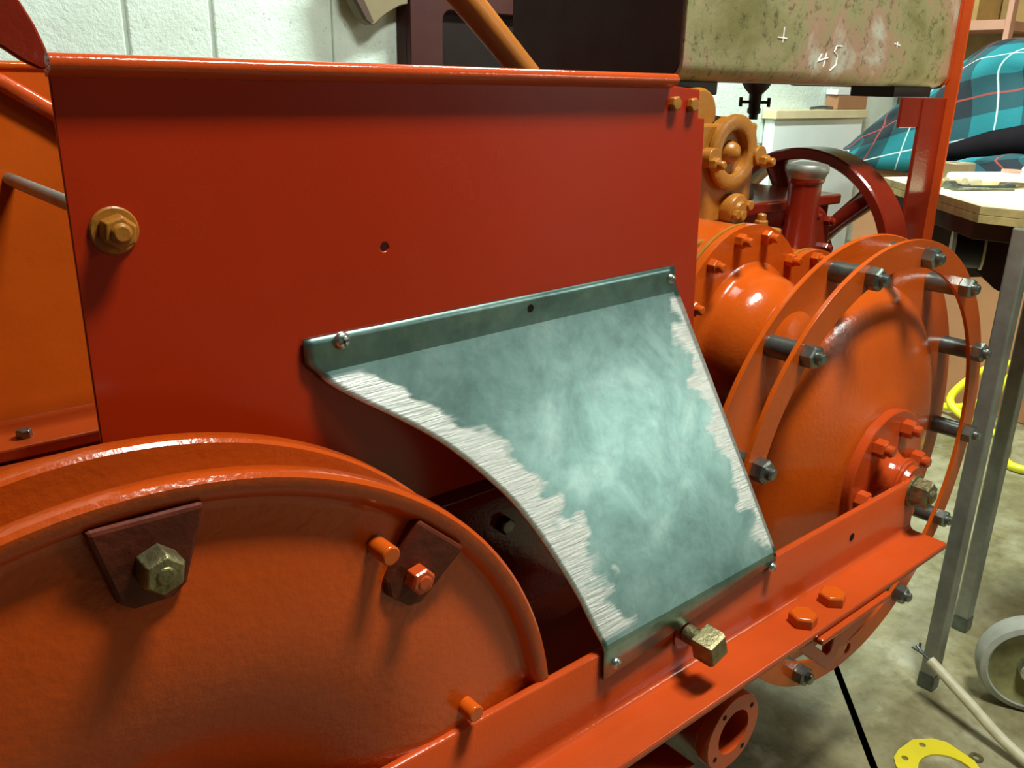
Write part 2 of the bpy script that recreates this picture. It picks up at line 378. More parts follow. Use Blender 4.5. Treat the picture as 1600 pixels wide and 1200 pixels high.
# ------------------------------------------------------------------ the machine
mach = empty('machine', (.75, .82, 0.225), 'red painted vintage machine with bare steel cover plate, flanged wheels and weathered tank', 'machine')
H_NUT = hexmesh('nut_mesh', .024, .015, 'steel', .0075, .007)
H_HEAD = hexmesh('bolt_head_mesh', .026, .012, 'red_orange')
H_OLIVE = hexmesh('olive_bolt_mesh', .0205, .016, 'olive_bolt', .006, .001)
H_OLIVE_END = hexmesh('olive_end_nut_mesh', .032, .022, 'olive_bolt', .009, .004, washer=.021)
H_REDNUT = hexmesh('red_nut_mesh', .0165, .011, 'red', .006, .001)
H_STUD = hexmesh('painted_stud_nut_mesh', .015, .010, 'red_orange', .0055, .008)
H_HUB = hexmesh('hub_nut_mesh', .021, .014, 'red', .0075, .009)
H_STUD_O = hexmesh('ochre_stud_nut_mesh', .015, .010, 'ochre', .0055, .008)
H_STUD_D = hexmesh('dark_stud_nut_mesh', .015, .010, 'red_dark', .0055, .006)
H_SMALL = hexmesh('small_bolt_mesh', .012, .006, 'ochre')
H_PANEL = hexmesh('panel_nut_mesh', .0185, .011, 'ochre', .0062, .003)
H_SQ = hexmesh('square_bolt_mesh', .024, .022, 'olive_bolt', .009, 0, sides=4, base=.016)
H_BACK = hexmesh('back_bolt_mesh', .022, .012, 'steel')
H_DIM = hexmesh('dim_bolt_mesh', .016, .010, 'steel')
def screw_mesh(name, r, h, mat):
    b = MB(); b.lathe([(r, 0), (r*.98, h*.35), (r*.85, h*.7), (r*.55, h*.93), (0, h)], (0, 0), 20, axis='z')
    for a in (0, math.pi/2):
        c, s_ = math.cos(a), math.sin(a); L_, W_ = r*.62, r*.13
        V = [(x*c-y*s_, x*s_+y*c, z) for z in (h*.5, h*1.0) for x, y in ((-L_, -W_), (L_, -W_), (L_, W_), (-L_, W_))]
        b.add(V, [(0, 1, 2, 3), (4, 5, 6, 7), (0, 1, 5, 4), (1, 2, 6, 5), (2, 3, 7, 6), (3, 0, 4, 7)], 1)
    me = bpy.data.meshes.new(name); me.from_pydata(b.v, [], b.f)
    me.materials.append(MT[mat]); me.materials.append(MT['steel_dark'])
    for p, mi in zip(me.polygons, b.m): p.material_index = mi; p.use_smooth = mi == 0
    return me
SCREW = screw_mesh('screw_mesh', .0068, .0042, 'zinc')
SCREW_S = screw_mesh('small_screw_mesh', .0052, .0036, 'zinc')

# --- side panel
PX0, PX1, PY = .135, .7135, .550
outer = [(PX0, .693), (PX1+.018, .693), (PX1, .999), (.7035, .9995), (.7025, 1.0255), (.660, 1.0285), (.657, 1.0275), (PX0, 1.0275)]
b = MB(); b.prism(outer, [circle(.3473, .9113, .0036, 16)], XZ, PY, PY+.003)
panel = b.build('side_panel', 'red_sheet', mach, smooth=30, bevel=.0008)
panel['label'] = 'tall flat red sheet side panel'
prof = [(.5447+.0056*math.cos(R(a)), 1.0335+.0054*math.sin(R(a))) for a in range(-45, 226, 15)] + [(.5462, 1.0278), (.5500, 1.0262), (.5532, 1.0262), (.5532, 1.030)]
prof = prof[18:] + prof[:18]
b = MB(); b.prism(prof, [], YZ, PX0-.001, .658); b.build('rolled_edge', 'red', panel, smooth=40)
b = MB(); b.lathe([(0, PY-.0022), (.0133, PY-.0022), (.0143, PY-.0012), (.0143, PY), (0, PY)], (.1586, .9403), 40)
b.build('washer', 'ochre', panel, smooth=30)
put('nut', H_PANEL, (.1586, PY-.0025, .9403), panel, spin=R(20))
for px_, pz in ((.6645, 1.0130), (.6905, 1.0118)): put('bolt', H_SMALL, (px_, PY, pz), panel, spin=R(12))

# --- inner frame behind the wheel
b = MB(); b.box(.05, .76, .602, .610, .32, .664); inner = b.build('inner_frame_plate', 'red_dark', mach, smooth=0, bevel=.002)
b = MB(); b.box(.05, .76, .575, .602, .652, .664); b.build('frame_flange', 'red_dark', inner, smooth=0, bevel=.002)
put('bolt', H_DIM, (.5116, .602, .605), inner, spin=.2)

b = MB(); b.box(.28, .725, .62, .95, .60, .992); b.build('inner_backing', 'maroon', mach, smooth=0, bevel=.003)  # unseen backing, added so the hole in the side panel looks dark

# --- chassis rail: rolled steel angle
RY, RT, RF, RO = .416, .5765, .505, .3685
prof = [(RY+.008, RF-.008), (RY+.008, RT-.0015), (RY+.0065, RT), (RY+.0015, RT), (RY, RT-.0015), (RY, RF+.008)]
prof += [(RY-.008+.008*math.cos(R(a)), RF+.008-.008*math.sin(R(a))) for a in (22, 45, 68)]
prof += [(RY-.008, RF), (RO+.0015, RF), (RO, RF-.0015), (RO, RF-.0075), (RO+.0015, RF-.009), (RY+.007, RF-.009)]
b = MB(); b.prism(prof, [], YZ, -.45, 1.030); rail = b.build('chassis_rail', 'red', mach, smooth=50)
rail['label'] = 'long red angle iron rail along the side'
for bx_, by_, sp in ((.800, .389, .3), (.740, .387, .15)): put('bolt', H_HEAD, (bx_, by_, RF), rail, spin=sp, rot=(0, 0, 0))
put('end_nut', H_OLIVE_END, (1.022, RY, .5605), rail, spin=.35)['label'] = 'olive tarnished axle end nut'
put('square_bolt', H_SQ, (.579, RY-.002, .549), rail, spin=R(62))['label'] = 'bare steel square-headed bolt'
b = MB(); b.ringlathe([(.0085, RY-.0016), (.0165, RY-.0016), (.0165, RY), (.0085, RY)], (.579, .549), 24); b.build('bolt_washer', 'red_dark', rail)
b = MB(); b.lathe([(0, RY-.0004), (.0048, RY-.0004), (.0048, RY+.002), (0, RY+.002)], (.879, .5447), 16); b.build('bolt_hole', 'bore', rail)
b = MB(); b.box(.742, .885, RO-.006, RO+.04, RF-.017, RF-.0095); pk = b.build('packing_plate', 'red', rail, smooth=0, bevel=.002)
tri = [(.716, .489), (.811, .489), (.812, .480), (.799, .432), (.788, .430)]
b = MB(); b.prism(tri, [[(.7479, .4815), (.791, .4825), (.7862, .4564), (.779, .4545)]], XZ, .374, .381); b.build('gusset', 'red', rail, smooth=0, bevel=.0015)
sl = [(.8518+.0045*math.cos(R(a)), .4664+.0085*math.sin(R(a))) for a in range(0, 360, 24)]
b = MB(); b.prism([(.795, .4885), (.9057, .4885), (.9034, .4545), (.870, .4430), (.843, .4345), (.800, .4345)], [sl], XZ, .385, .391); b.build('hanging_plate', 'red', rail, smooth=0, bevel=.001)

# --- left wheel (double rim)
WC = (.112, .5277)
prof = [(0, .462), (.05, .457), (.09, .446), (.12, .4345), (.14, .4280), (.17, .4225), (.19, .4212), (.21, .4216), (.24, .4250), (.265, .4285), (.280, .4295), (.2855, .4290), (.2875, .4270), (.2900, .4225),
        (.2945, .4200), (.3005, .4200), (.3030, .4225), (.3035, .4320), (.3015, .4350), (.2950, .4358), (.252, .4375), (.248, .441), (.248, .472), (.252, .476),
        (.2950, .4800), (.3010, .4808), (.3030, .4830), (.3030, .4950), (.3010, .4985), (.25, .502), (0, .502)]
b = MB(); b.lathe(prof, WC, 160); wheel = b.build('wheel', 'red_cast', mach, smooth=40)
wheel['label'] = 'large double-rimmed red wheel with dished web'
def pw(r, a): return (WC[0]+r*math.cos(R(a)), WC[1]+r*math.sin(R(a)))
def lug(a, w0, w1, r0, r1):
    u = Vector((math.cos(R(a)), math.sin(R(a)))); t = Vector((-u.y, u.x)); C_ = Vector(WC)
    pts = [C_+u*r1+t*w1, C_+u*r0+t*w0, C_+u*(r0-.006)+t*w0*.6, C_+u*(r0-.006)-t*w0*.6, C_+u*r0-t*w0, C_+u*r1-t*w1]
    b = MB()
    def face(a_, b_, h):                                   # the front face leans back towards the wheel centre
        r_ = (Vector((a_, b_))-C_).dot(u)
        return (a_, (.4180 + (r1-r_)*.04) if h < .43 else h, b_)
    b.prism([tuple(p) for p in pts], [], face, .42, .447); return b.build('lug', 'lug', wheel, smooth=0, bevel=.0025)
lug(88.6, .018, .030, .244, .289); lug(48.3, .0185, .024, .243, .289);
p = pw(.2615, 88.2); put('hex_bolt', H_OLIVE, (p[0], .4190, p[1]), wheel, spin=.35)['label'] = 'unpainted olive-brown hex bolt'
p = pw(.2565, 48.6); put('hex_nut', H_REDNUT, (p[0], .4190, p[1]), wheel, spin=.2)
for a, r_ in ((56.5, .2640), (16.5, .2240)):
    p = pw(r_, a); b = MB(); b.cyl((p[0], .4475, p[1]), (p[0], .409, p[1]), .0066, seg=20); b.build('stud', 'red_orange', wheel, smooth=40, bevel=.0012)

# --- right wheel: disc with dome, spacers and front ring
GC = (1.0361, .5582); GR, GI = .3022, .2682
b = MB()
b.lathe([(0, .531), (GR-.001, .531), (GR, .530), (GR, .5255), (GR-.001, .5245), (.240, .5245), (.235, .5220), (.228, .5140), (.212, .5055), (.185, .4965), (.15, .4885), (.12, .4815), (.10, .4745), (.090, .4700), (0, .4690)], GC, 128)
disc = b.build('disc_wheel', 'red_orange', mach, smooth=40); disc['label'] = 'large red wheel disc with a domed centre'
n_b = 13; phase = 163.3; step = 360/n_b
bolt_r = .2815
hole_a = phase - step*9
b = MB(); b.prism(circle(*GC, GR, 128), [circle(*GC, GI, 128), circle(GC[0]+bolt_r*math.cos(R(hole_a)), GC[1]+bolt_r*math.sin(R(hole_a)), .008, 16)], XZ, .479, .4845)
b.build('front_ring', 'red_orange', disc, smooth=35, bevel=.0008)
sp = MB(); sp.cyl((0, 0, 0), (0, 0, .0405), .0125, seg=24)
spm = None
for k in range(n_b):
    a = R(phase - step*k); x_, z_ = GC[0]+bolt_r*math.cos(a), GC[1]+bolt_r*math.sin(a)
    if k == 9: continue
    if spm is None:
        b = MB(); b.cyl((x_, .4843, z_), (x_, .5247, z_), .0128, seg=28); o = b.build('spacer', 'steel_dark', disc, smooth=40); spm = o.data; o['label'] = 'dark bare steel spacer tube'
    else: link('spacer', spm, (x_, .5045, z_), disc)
    put('nut', H_NUT, (x_, .479, z_), disc, spin=R(15+37*k))
    put('bolt_head', H_BACK, (x_, .531, z_), disc, spin=R(10+23*k), rot=(R(-90), 0, 0))
b = MB(); b.lathe([(0, .4700), (.090, .4700), (.090, .4600), (.0885, .4585), (.040, .4585), (.036, .4560), (.0315, .4480), (.030, .4400), (.0335, .4390), (.0335, .4350), (.031, .4340), (.031, .4310), (.027, .4300), (.025, .4240), (0, .4240)], GC, 64)
hub = b.build('hub', 'red', disc, smooth=40)
for k in range(6):
    a = R(128 - 60*k); put('hub_nut', H_HUB, (GC[0]+.068*math.cos(a), .4585, GC[1]+.068*math.sin(a)), disc, spin=.3+k)
b = MB(); b.lathe([(0, .5027), (.008, .5027), (.008, .51), (0, .51)], (GC[0]-.004, GC[1]-.212), 16); b.build('disc_hole', 'bore', disc)

# --- cover plate (bare steel), from the panel down to the rail
curve = [(.0, .2815), (.014, .2845), (.088, .307), (.165, .3362), (.254, .3661), (.363, .3928), (.482, .4168), (.595, .4322), (.728, .4459), (.837, .4554), (.909, .4590), (1.0, .4655)]
def lx(t):
    for (t0, x0), (t1, x1) in zip(curve, curve[1:]):
        if t <= t1: return x0 + (x1-x0)*(t-t0)/(t1-t0)
    return curve[-1][1]
def lxs(t): return sum(lx(max(0, min(1, t+dd))) for dd in (-.03, -.015, 0, .015, .03))/5
def rx(t): return .6905 + (.7145-.6905)*t
T0 = Vector((0, .5475, .8300)); T1 = Vector((0, .4135, .5835)); DZX = .018
rowsP = []       # (left x, right x, y, z, t)
rowsP.append((.2760, .6822, .5478, .8560, -.12)); rowsP.append((.2758, .6835, .5478, .8500, -.09)); rowsP.append((.2760, .6865, .5478, .8380, -.04))
rowsP.append((.2795, .6890, .5474, .8330, -.015))
for i in range(0, 41):
    t = .004 + i/40*.992; p = T0.lerp(T1, t); rowsP.append((lxs(t), rx(t), p.y, p.z, t))
rowsP.append((.4655, .7148, .4130, .5800, 1.02)); rowsP.append((.4660, .7152, .4132, .5700, 1.06)); rowsP.append((.4670, .7165, .4135, .5510, 1.12))
NC = 48
me = bpy.data.meshes.new('cover_plate'); V = []; UL = []; UR = []
for (xl, xr, y, z, t) in rowsP:
    for k in range(NC+1):
        s_ = k/NC; x = xl + (xr-xl)*s_
        zz = z + DZX*(x-.49)*(1 if t < .5 else max(0, 1-(t-.5)*1.0))
        if t > 1.05: zz += .022*(x-.467)/.25*(t-1.0)/.12
        V.append((x, y, zz)); UL.append((x-xl, t)); UR.append((xr-x, t))
cc = Vector((.5, .48, .70))
F = [(i*(NC+1)+k, i*(NC+1)+k+1, (i+1)*(NC+1)+k+1, (i+1)*(NC+1)+k) for i in range(len(rowsP)-1) for k in range(NC)]
# round hole in the upper flange: drop nothing, drawn as a bore ring below
me.from_pydata([tuple(Vector(v)-cc) for v in V], [], F); me.materials.append(MT['plate'])
u1 = me.uv_layers.new(name='from_left'); u2_ = me.uv_layers.new(name='from_right')
for l in me.loops: u1.data[l.index].uv = UL[l.vertex_index]; u2_.data[l.index].uv = UR[l.vertex_index]
for p in me.polygons: p.use_smooth = True
me.set_sharp_from_angle(angle=R(14))
plate = link('cover_plate', me, cc, mach); plate['label'] = 'bare sheet steel cover plate with a concave edge and brushed bright strips'
so = plate.modifiers.new('thick', 'SOLIDIFY'); so.thickness = .0022; so.offset = 0
put('screw', SCREW, (.3061, .5466, .8470), plate, spin=.3, bevel=0)
put('screw', SCREW_S, (.6782, .5466, .8465), plate, spin=.7, bevel=0)
put('screw', SCREW_S, (.4805, .4124, .5620), plate, spin=.1, bevel=0)
put('screw', SCREW_S, (.7100, .4124, .5700), plate, spin=.5, bevel=0)
b = MB(); b.lathe([(0, .5465), (.0036, .5465), (.0036, .549), (0, .549)], (.4915, .8440), 16); b.build('screw_hole', 'bore', plate)

# --- gearbox with round bolted covers
A_, B_ = (.873, .754, .124), (1.017, .744, .090)
def union_outline(A, B, n=160):
    pts = []
    for (c, o) in ((A, B), (B, A)):
        for k in range(n):
            a = 2*math.pi*k/n; x, z = c[0]+c[2]*math.cos(a), c[1]+c[2]*math.sin(a)
            if math.hypot(x-o[0], z-o[1]) >= o[2]-1e-4: pts.append((x, z))
    cx, cz = (A[0]*.6+B[0]*.4), (A[1]*.6+B[1]*.4)
    return sorted(pts, key=lambda p: math.atan2(p[1]-cz, p[0]-cx))
b = MB(); b.box(.76, 1.16, .618, .86, .42, .80); b.prism(union_outline((.873, .754, .120), (1.017, .744, .086)), [], XZ, .605, .70)
gear = b.build('gearbox', 'red_orange', mach, smooth=40, bevel=.004); gear['label'] = 'orange-red gearbox with two round bolted covers'
ol = union_outline(A_, B_)
b = MB(); b.prism(ol, [], XZ, .590, .600); b.build('cover_flange', 'red_orange', gear, smooth=40, bevel=.0015)
b = MB(); b.prism(ol, [], XZ, .6015, .606); b.build('gasket_flange', 'ochre', gear, smooth=40, bevel=.0015)
def dome_prof(r, d, y, fil=.012):
    P_ = [(r+fil, y)] + [(r+fil-fil*math.sin(R(a)), y-fil+fil*math.cos(R(a))) for a in (30, 60, 85)]
    P_ += [(r*math.cos(R(a)), y-fil-(d-fil)*math.sin(R(a))) for a in range(8, 90, 8)] + [(0, y-d)]
    return P_
b = MB(); b.lathe(dome_prof(.086, .078, .5905), (.880, .738), 72); b.build('domed_cover', 'red_orange', gear, smooth=60)
b = MB(); b.lathe(dome_prof(.062, .050, .5905), (1.022, .725), 64); b.build('small_domed_cover', 'red_orange', gear, smooth=60)
b = MB(); b.tube([(.90, .565, .722), (.955, .556, .722), (1.02, .555, .725)], [.050, .036, .045], 32); b.build('cover_neck', 'red_orange', gear, smooth=60)
b = MB(); b.lathe(dome_prof(.07, .05, .6185), (.89, .545), 48); b.build('lower_boss', 'red_orange', gear, smooth=60)
for a in (186, 158.6, 130.6, 103, 76, 42): put('stud_nut', H_STUD, (A_[0]+.111*math.cos(R(a)), .590, A_[1]+.111*math.sin(R(a))), gear, spin=a)
for a in (92, 60): put('stud_nut', H_STUD, (B_[0]+.080*math.cos(R(a)), .590, B_[1]+.080*math.sin(R(a))), gear, spin=a)
b = MB(); b.box(.80, .975, .615, .86, .848, .862); gf = b.build('base_flange', 'ochre', gear, smooth=0, bevel=.003)
put('base_bolt', H_STUD_O, (.952, .632, .862), gear, spin=.3, rot=(0, 0, 0))

# --- engine with magneto
b = MB(); b.box(.86, 1.008, .690, .86, .862, .985); b.cyl((.90, .70, .995), (.90, .86, .995), .032)
eng = b.build('engine_block', 'ochre', mach, smooth=40, bevel=.004); eng['label'] = 'ochre-brown engine block'
MC = (.951, .950)
b = MB(); b.lathe([(0, .676), (.004, .6762), (.011, .680), (.0135, .686), (.016, .692), (.0265, .692), (.0275, .681), (.0300, .6795), (.0440, .6795), (.0465, .681), (.0468, .686), (.043, .690), (.043, .74), (0, .74)], MC, 64)
mag = b.build('magneto_cover', 'ochre', eng, smooth=40)
b = MB(); b.lathe([(0, .70), (.039, .70), (.041, .715), (.041, .80), (0, .80)], (.945, .953), 40); b.build('magneto_body', 'black', eng)
for sx, ex in ((-1, .905), (1, 1.001)):
    b = MB(); b.cyl((ex, .676, .945), (ex, .71, .945), .0125, seg=20); b.build('clamp_ear', 'ochre', eng, smooth=40, bevel=.001)
    put('clamp_nut', H_STUD_O, (ex+sx*.004, .676, .938), eng, spin=.4)
b = MB(); b.lathe([(0, .668), (.010, .668), (.012, .672), (.019, .673), (.021, .676), (.021, .69), (0, .69)], (.962, .878), 32); un = b.build('union_boss', 'ochre', eng, smooth=40)
for q, (ox, oz) in enumerate(((-.012, -.004), (.014, .006), (0, -.006))): put('union_nut', H_SMALL, (.962+ox, .671, .878+oz), eng, spin=q)
# crankcase, exhaust, filler, flywheel
b = MB(); b.box(1.13, 1.385, .79, 1.06, .45, .845); b.box(1.12, 1.395, .775, 1.07, .845, .862)
b.lathe([(0, .76), (.045, .76), (.05, .768), (.05, .79), (0, .79)], (1.30, .80), 40)
crank = b.build('crankcase', 'red_dark', mach, smooth=40, bevel=.003); crank['label'] = 'dark red crankcase'
for k in range(5):
    a = R(40+72*k); put('crankcase_bolt', H_STUD_D, (1.30+.038*math.cos(a), .76, .80+.038*math.sin(a)), crank, spin=k)
b = MB(); b.cyl((1.03, .80, .905), (1.135, .80, .905), .022, seg=24); b.cyl((1.0, .80, .875), (1.14, .80, .875), .025, seg=24)
b.build('steel_pipe', 'steel_dark', mach, smooth=40)
b = MB(); b.lathe([(0, .70), (.040, .70), (.036, .74), (.0265, .80), (.0235, .84), (.0235, .895), (.027, .899), (.027, .903), (0, .903)], (1.190, .722), 40, axis='z')
fil = b.build('filler_pipe', 'red_dark', mach, smooth=40); fil['label'] = 'upright dark red filler pipe'
b = MB(); b.lathe([(0, .903), (.027, .903), (.0285, .908), (.0315, .913), (.0315, .919), (.029, .923), (.015, .9255), (0, .926)], (1.190, .722), 40, axis='z')
b.build('filler_cap', 'galv', fil, smooth=40)['label'] = 'grey steel filler cap'
FC = (.860, .748)
b = MB(); b.ringlathe([(.163, 1.403), (.165, 1.400), (.180, 1.398), (.183, 1.401), (.183, 1.462), (.180, 1.465), (.165, 1.463), (.163, 1.460)], FC, 96, axis='x')
fly = b.build('flywheel', 'red_dark', mach, smooth=40); fly['label'] = 'dark red spoked flywheel rim'
for k in range(5):
    a = R(65+72*k); e1 = Vector((0, math.cos(a), math.sin(a)))
    c0 = Vector((1.427, FC[0], FC[1])); b = MB(); b.tube([tuple(c0+e1*.03), tuple(c0+e1*.09), tuple(c0+e1*.166)], [.020, .015, .020], 14); b.build('spoke', 'red_dark', fly, smooth=50)
b = MB(); b.lathe([(0, 1.385), (.04, 1.385), (.04, 1.47), (0, 1.47)], FC, 32, axis='x'); b.build('flywheel_hub', 'red_dark', fly, smooth=40)

# --- tank on its post
TX0, TX1, TY0, TY1, TZ0, TZ1, TR = .858, 1.544, .700, 1.010, 1.034, 1.36, .022
def rrect(y0, y1, z0, z1, r, n=7):
    pts = []
    for (cy, cz, a0) in ((y1-r, z1-r, 0), (y0+r, z1-r, 90), (y0+r, z0+r, 180), (y1-r, z0+r, 270)):
        for k in range(n): a = R(a0+90*k/(n-1)); pts.append((cy+r*math.cos(a), cz+r*math.sin(a)))
    return pts
b = MB(); b.prism(rrect(TY0, TY1, TZ0, TZ1, TR), [], YZ, TX0, TX1); tank = b.build('fuel_tank', 'tank', mach, smooth=30, bevel=.0015)
tank['label'] = 'weathered olive-grey metal tank with chalk marks'
b = MB(); b.prism(rrect(TY0+.004, TY1-.004, TZ0+.004, TZ1-.004, TR), [], YZ, TX0-.003, TX0); b.build('end_plate', 'maroon', tank)['label'] = 'dark maroon tank end'
b = MB(); b.prism(rrect(TY0-.003, TY1, TZ0-.002, TZ1, TR), [], YZ, TX1, TX1+.0035); b.build('end_band', 'red', tank)['label'] = 'red tank end band'
b = MB(); tcx, tcy = 1.225, .85
b.lathe([(0, 1.036), (.024, 1.036), (.018, 1.026), (.010, 1.018), (.009, .998), (.0105, .996), (.0105, .990), (.007, .988), (.007, .980), (0, .980)], (tcx, tcy), 16, axis='z')
b.cyl((tcx-.0165, tcy+.0145, 1.006), (tcx+.0165, tcy-.0145, 1.006), .0025, seg=10)
for s_ in (-1, 1): b.cyl((tcx+s_*.0165, tcy-s_*.0145, .999), (tcx+s_*.0165, tcy-s_*.0145, 1.013), .0028, seg=10)
b.build('drain_tap', 'black', tank, smooth=40)['label'] = 'small black drain tap'
for (x0, x1, y0, y1) in ((.83, .955, .72, .80), (1.40, 1.525, .715, .79)):
    b = MB(); b.box(x0, x1, y0, y1, 1.018, 1.0345); b.build('mounting_pad', 'black', tank, smooth=0, bevel=.002)
def tank_y(z):
    if z >= TZ0+TR: return TY0
    return TY0+TR-math.sqrt(max(0, TR*TR-(TZ0+TR-z)**2))
def chalk(strokes, name='chalk_mark'):
    b = MB()
    for s_ in strokes:
        pts = []
        for (x0, z0), (x1, z1) in zip(s_, s_[1:]):
            for q in range(4): t = q/4; pts.append((x0+(x1-x0)*t, z0+(z1-z0)*t))
        pts.append(s_[-1]); b.tube([(x, tank_y(z)-.0002, z) for x, z in pts], .0011, 6)
    b.build(name, 'chalk', tank, smooth=40)
# the figures 4 and 5, and two small crosses
chalk([[(1.1525, 1.0735), (1.1440, 1.0640), (1.1690, 1.0690)], [(1.1640, 1.0755), (1.1600, 1.0570)]], 'chalk_figure')
chalk([[(1.2020, 1.0850), (1.1880, 1.0850), (1.1830, 1.0775), (1.1930, 1.0720), (1.1910, 1.0600), (1.1780, 1.0525)]], 'chalk_figure')
chalk([[(1.0560, 1.1030), (1.0555, 1.0840)], [(1.0430, 1.0900), (1.0640, 1.0890)]])
chalk([[(1.348, 1.0945), (1.366, 1.0925)], [(1.357, 1.0975), (1.357, 1.090)]])
b = MB(); b.box(1.468, 1.552, .697, .704, .55, 1.018); b.box(1.5480, 1.5525, .682, .704, .55, 1.22)
b.box(1.405, 1.50, .700, .706, .972, 1.018)
b.m = [0]*6 + [1]*6 + [0]*6  # shaded front and lit flange of the post put into differing reds
post = b.build('tank_post', ['red_dark', 'red'], mach, smooth=0, bevel=.0012); post['label'] = 'red angle iron post under the tank'
b = MB(); b.box(.84, .90, .745, .775, .985, 1.019); b.build('tank_bracket', 'maroon', mach, smooth=0, bevel=.002)

# --- lever, far side panel, tie rod, bracket
b = MB(); b.tube([(.470, .75, 1.192), (.560, .75, 1.118), (.60, .75, 1.085), (.68, .75, 1.019), (.78, .75, .936)], [.0165, .0160, .0150, .0140, .0140], 20)
b.build('lever', 'handle', mach, smooth=50)['label'] = 'sloping orange-brown lever shaft'
b = MB(); b.box(-.35, .75, 1.200, 1.204, .30, 1.034); far = b.build('far_side_panel', 'red_orange', mach, smooth=0); far['label'] = 'orange-red inner face of the opposite side panel'
b = MB(); b.tube([(-.35, 1.200, 1.034), (.75, 1.200, 1.034)], .005, 12); b.build('rolled_edge', 'red_orange', far, smooth=40)
b = MB(); b.tube([(.10, 1.188, 1.052), (.17, 1.188, 1.046), (.2414, 1.188, 1.014), (.2864, 1.188, .985), (.36, 1.188, .93)], .010, 14); b.build('curved_bead', 'red', far, smooth=50)
b = MB(); b.box(-.35, .75, 1.10, 1.200, .590, .606); b.box(-.35, .75, 1.055, 1.10, .578, .588); led = b.build('ledge', 'red', far, smooth=0, bevel=.003)
b = MB(); b.box(.150, .180, 1.05, 1.16, .40, .578); b.build('ledge_bracket', 'red', far, smooth=0, bevel=.003)
put('ledge_bolt', H_DIM, (.192, 1.13, .606), far, rot=(0, 0, 0))
b = MB(); b.cyl((.235, 1.200, .905), (.235, .553, .905), .0075, seg=16); b.build('tie_rod', 'galv', mach, smooth=40)['label'] = 'pale grey tie rod'
cs = [(.1475, 1.0315), (.1472, 1.0380), (.1455, 1.0440), (.1422, 1.0540), (.1358, 1.0673), (.118, 1.094), (.09, 1.110), (.05, 1.10), (.06, 1.075), (.095, 1.052), (.1236, 1.0411), (.1326, 1.0345), (.1415, 1.0298)]
b = MB(); b.prism(cs, [], XZ, .592, .600); b.build('curved_bracket', 'red_dark', mach, smooth=40, bevel=.0015)['label'] = 'dark red curved bracket at the panel end'
# floor of the chassis under the far ledge, drain stub and lower cross bar
b = MB(); b.box(-.35, 1.4, .64, 1.18, .40, .41); b.build('belly_plate', 'red_dark', mach, smooth=0)
b = MB(); b.tube([(.10, 1.04, .50), (.42, .70, .52)], .018, 14); b.build('cross_tube', 'red', mach, smooth=40)
SC = (.617, .4405)
b = MB(); b.ringlathe([(.0235, .375), (.0395, .375), (.0405, .3765), (.0405, .388), (.036, .393), (.033, .420), (.033, .60), (.0235, .60)], SC, 48)
stub = b.build('pipe_stub', 'red', mach, smooth=40); stub['label'] = 'red flanged pipe stub under the rail'
b = MB(); b.lathe([(0, .43), (.0236, .43), (.0236, .44), (0, .44)], SC, 32); b.build('stub_bore', 'bore', stub)
for k in range(4):
    a = R(35+90*k); b = MB(); b.lathe([(0, .3747), (.0028, .3747), (.0028, .377), (0, .377)], (SC[0]+.032*math.cos(a), SC[1]+.032*math.sin(a)), 10); b.build('flange_hole', 'bore', stub)
b = MB(); b.box(.30, .575, .385, .60, .400, .420); b.build('lower_bar', 'red', mach, smooth=0, bevel=.003)
b = MB(); b.box(.30, .62, .42, .62, .44, .496); b.build('axle_carrier', 'red', mach, smooth=0, bevel=.004)
# the timber the machine stands on (below the picture's edge)
for bx_, by_, wh in ((.112, .46, 'under the double-rimmed wheel'), (.112, 1.12, 'under the far side of the machine'), (.95, .85, 'under the belly of the machine')):
    top = .2245 if bx_ < .5 else .3995
    b = MB(); b.box(bx_-.12, bx_+.12, by_-.07, by_+.07, 0, top); o = b.build('timber_block', 'wood', smooth=0, bevel=.004)
    tag(o, 'timber packing block ' + wh, 'wooden block', 'timber blocks under the machine')

# ------------------------------------------------------------------ things behind and beside the machine
# dark cabinet
cab = empty('cabinet', (1.84, 1.955, 0), 'dark maroon cabinet with a rounded recessed front standing by the white wall', 'cabinet')
op = rrect(1.405, 2.150, .25, 1.193, .026)
b = MB(); b.prism([(1.307, 0), (2.374, 0), (2.374, 1.85), (1.307, 1.85)], [op], XZ, 1.925, 1.945); b.build('front_frame', 'maroon', cab, smooth=30, bevel=.003)
b = MB(); b.box(1.307, 2.374, 1.945, 1.985, 0, 1.85); b.build('body', 'maroon', cab, smooth=0)
b = MB(); b.box(1.41, 2.145, 1.941, 1.9448, .26, 1.188); b.build('recessed_panel', 'bore', cab, smooth=0)
# hanging board
pl = [(1.150, 1.200), (1.177, 1.158), (1.201, 1.1467), (1.214, 1.152), (1.230, 1.166), (1.247, 1.178), (1.270, 1.190), (1.2937, 1.198), (1.304, 1.200), (1.304, 1.40), (1.10, 1.40)]
b = MB(); b.prism(pl, [], XZ, 1.93, 1.965)
o = b.build('hanging_board', 'brown_board', smooth=30, bevel=.003); tag(o, 'grey-brown board with a curved lower edge hanging on the white wall', 'board')
b = MB(); b.prism([(1.135, 1.215), (1.150, 1.200), (1.177, 1.158), (1.190, 1.150), (1.196, 1.153), (1.166, 1.21), (1.12, 1.30)], [], XZ, 1.915, 1.93); b.build('dark_edge', 'wood_dark', o, smooth=0)
b = MB(); b.cyl((1.25, 1.96, 1.37), (1.25, 2.0, 1.37), .006); b.build('wall_peg', 'steel_dark', o)

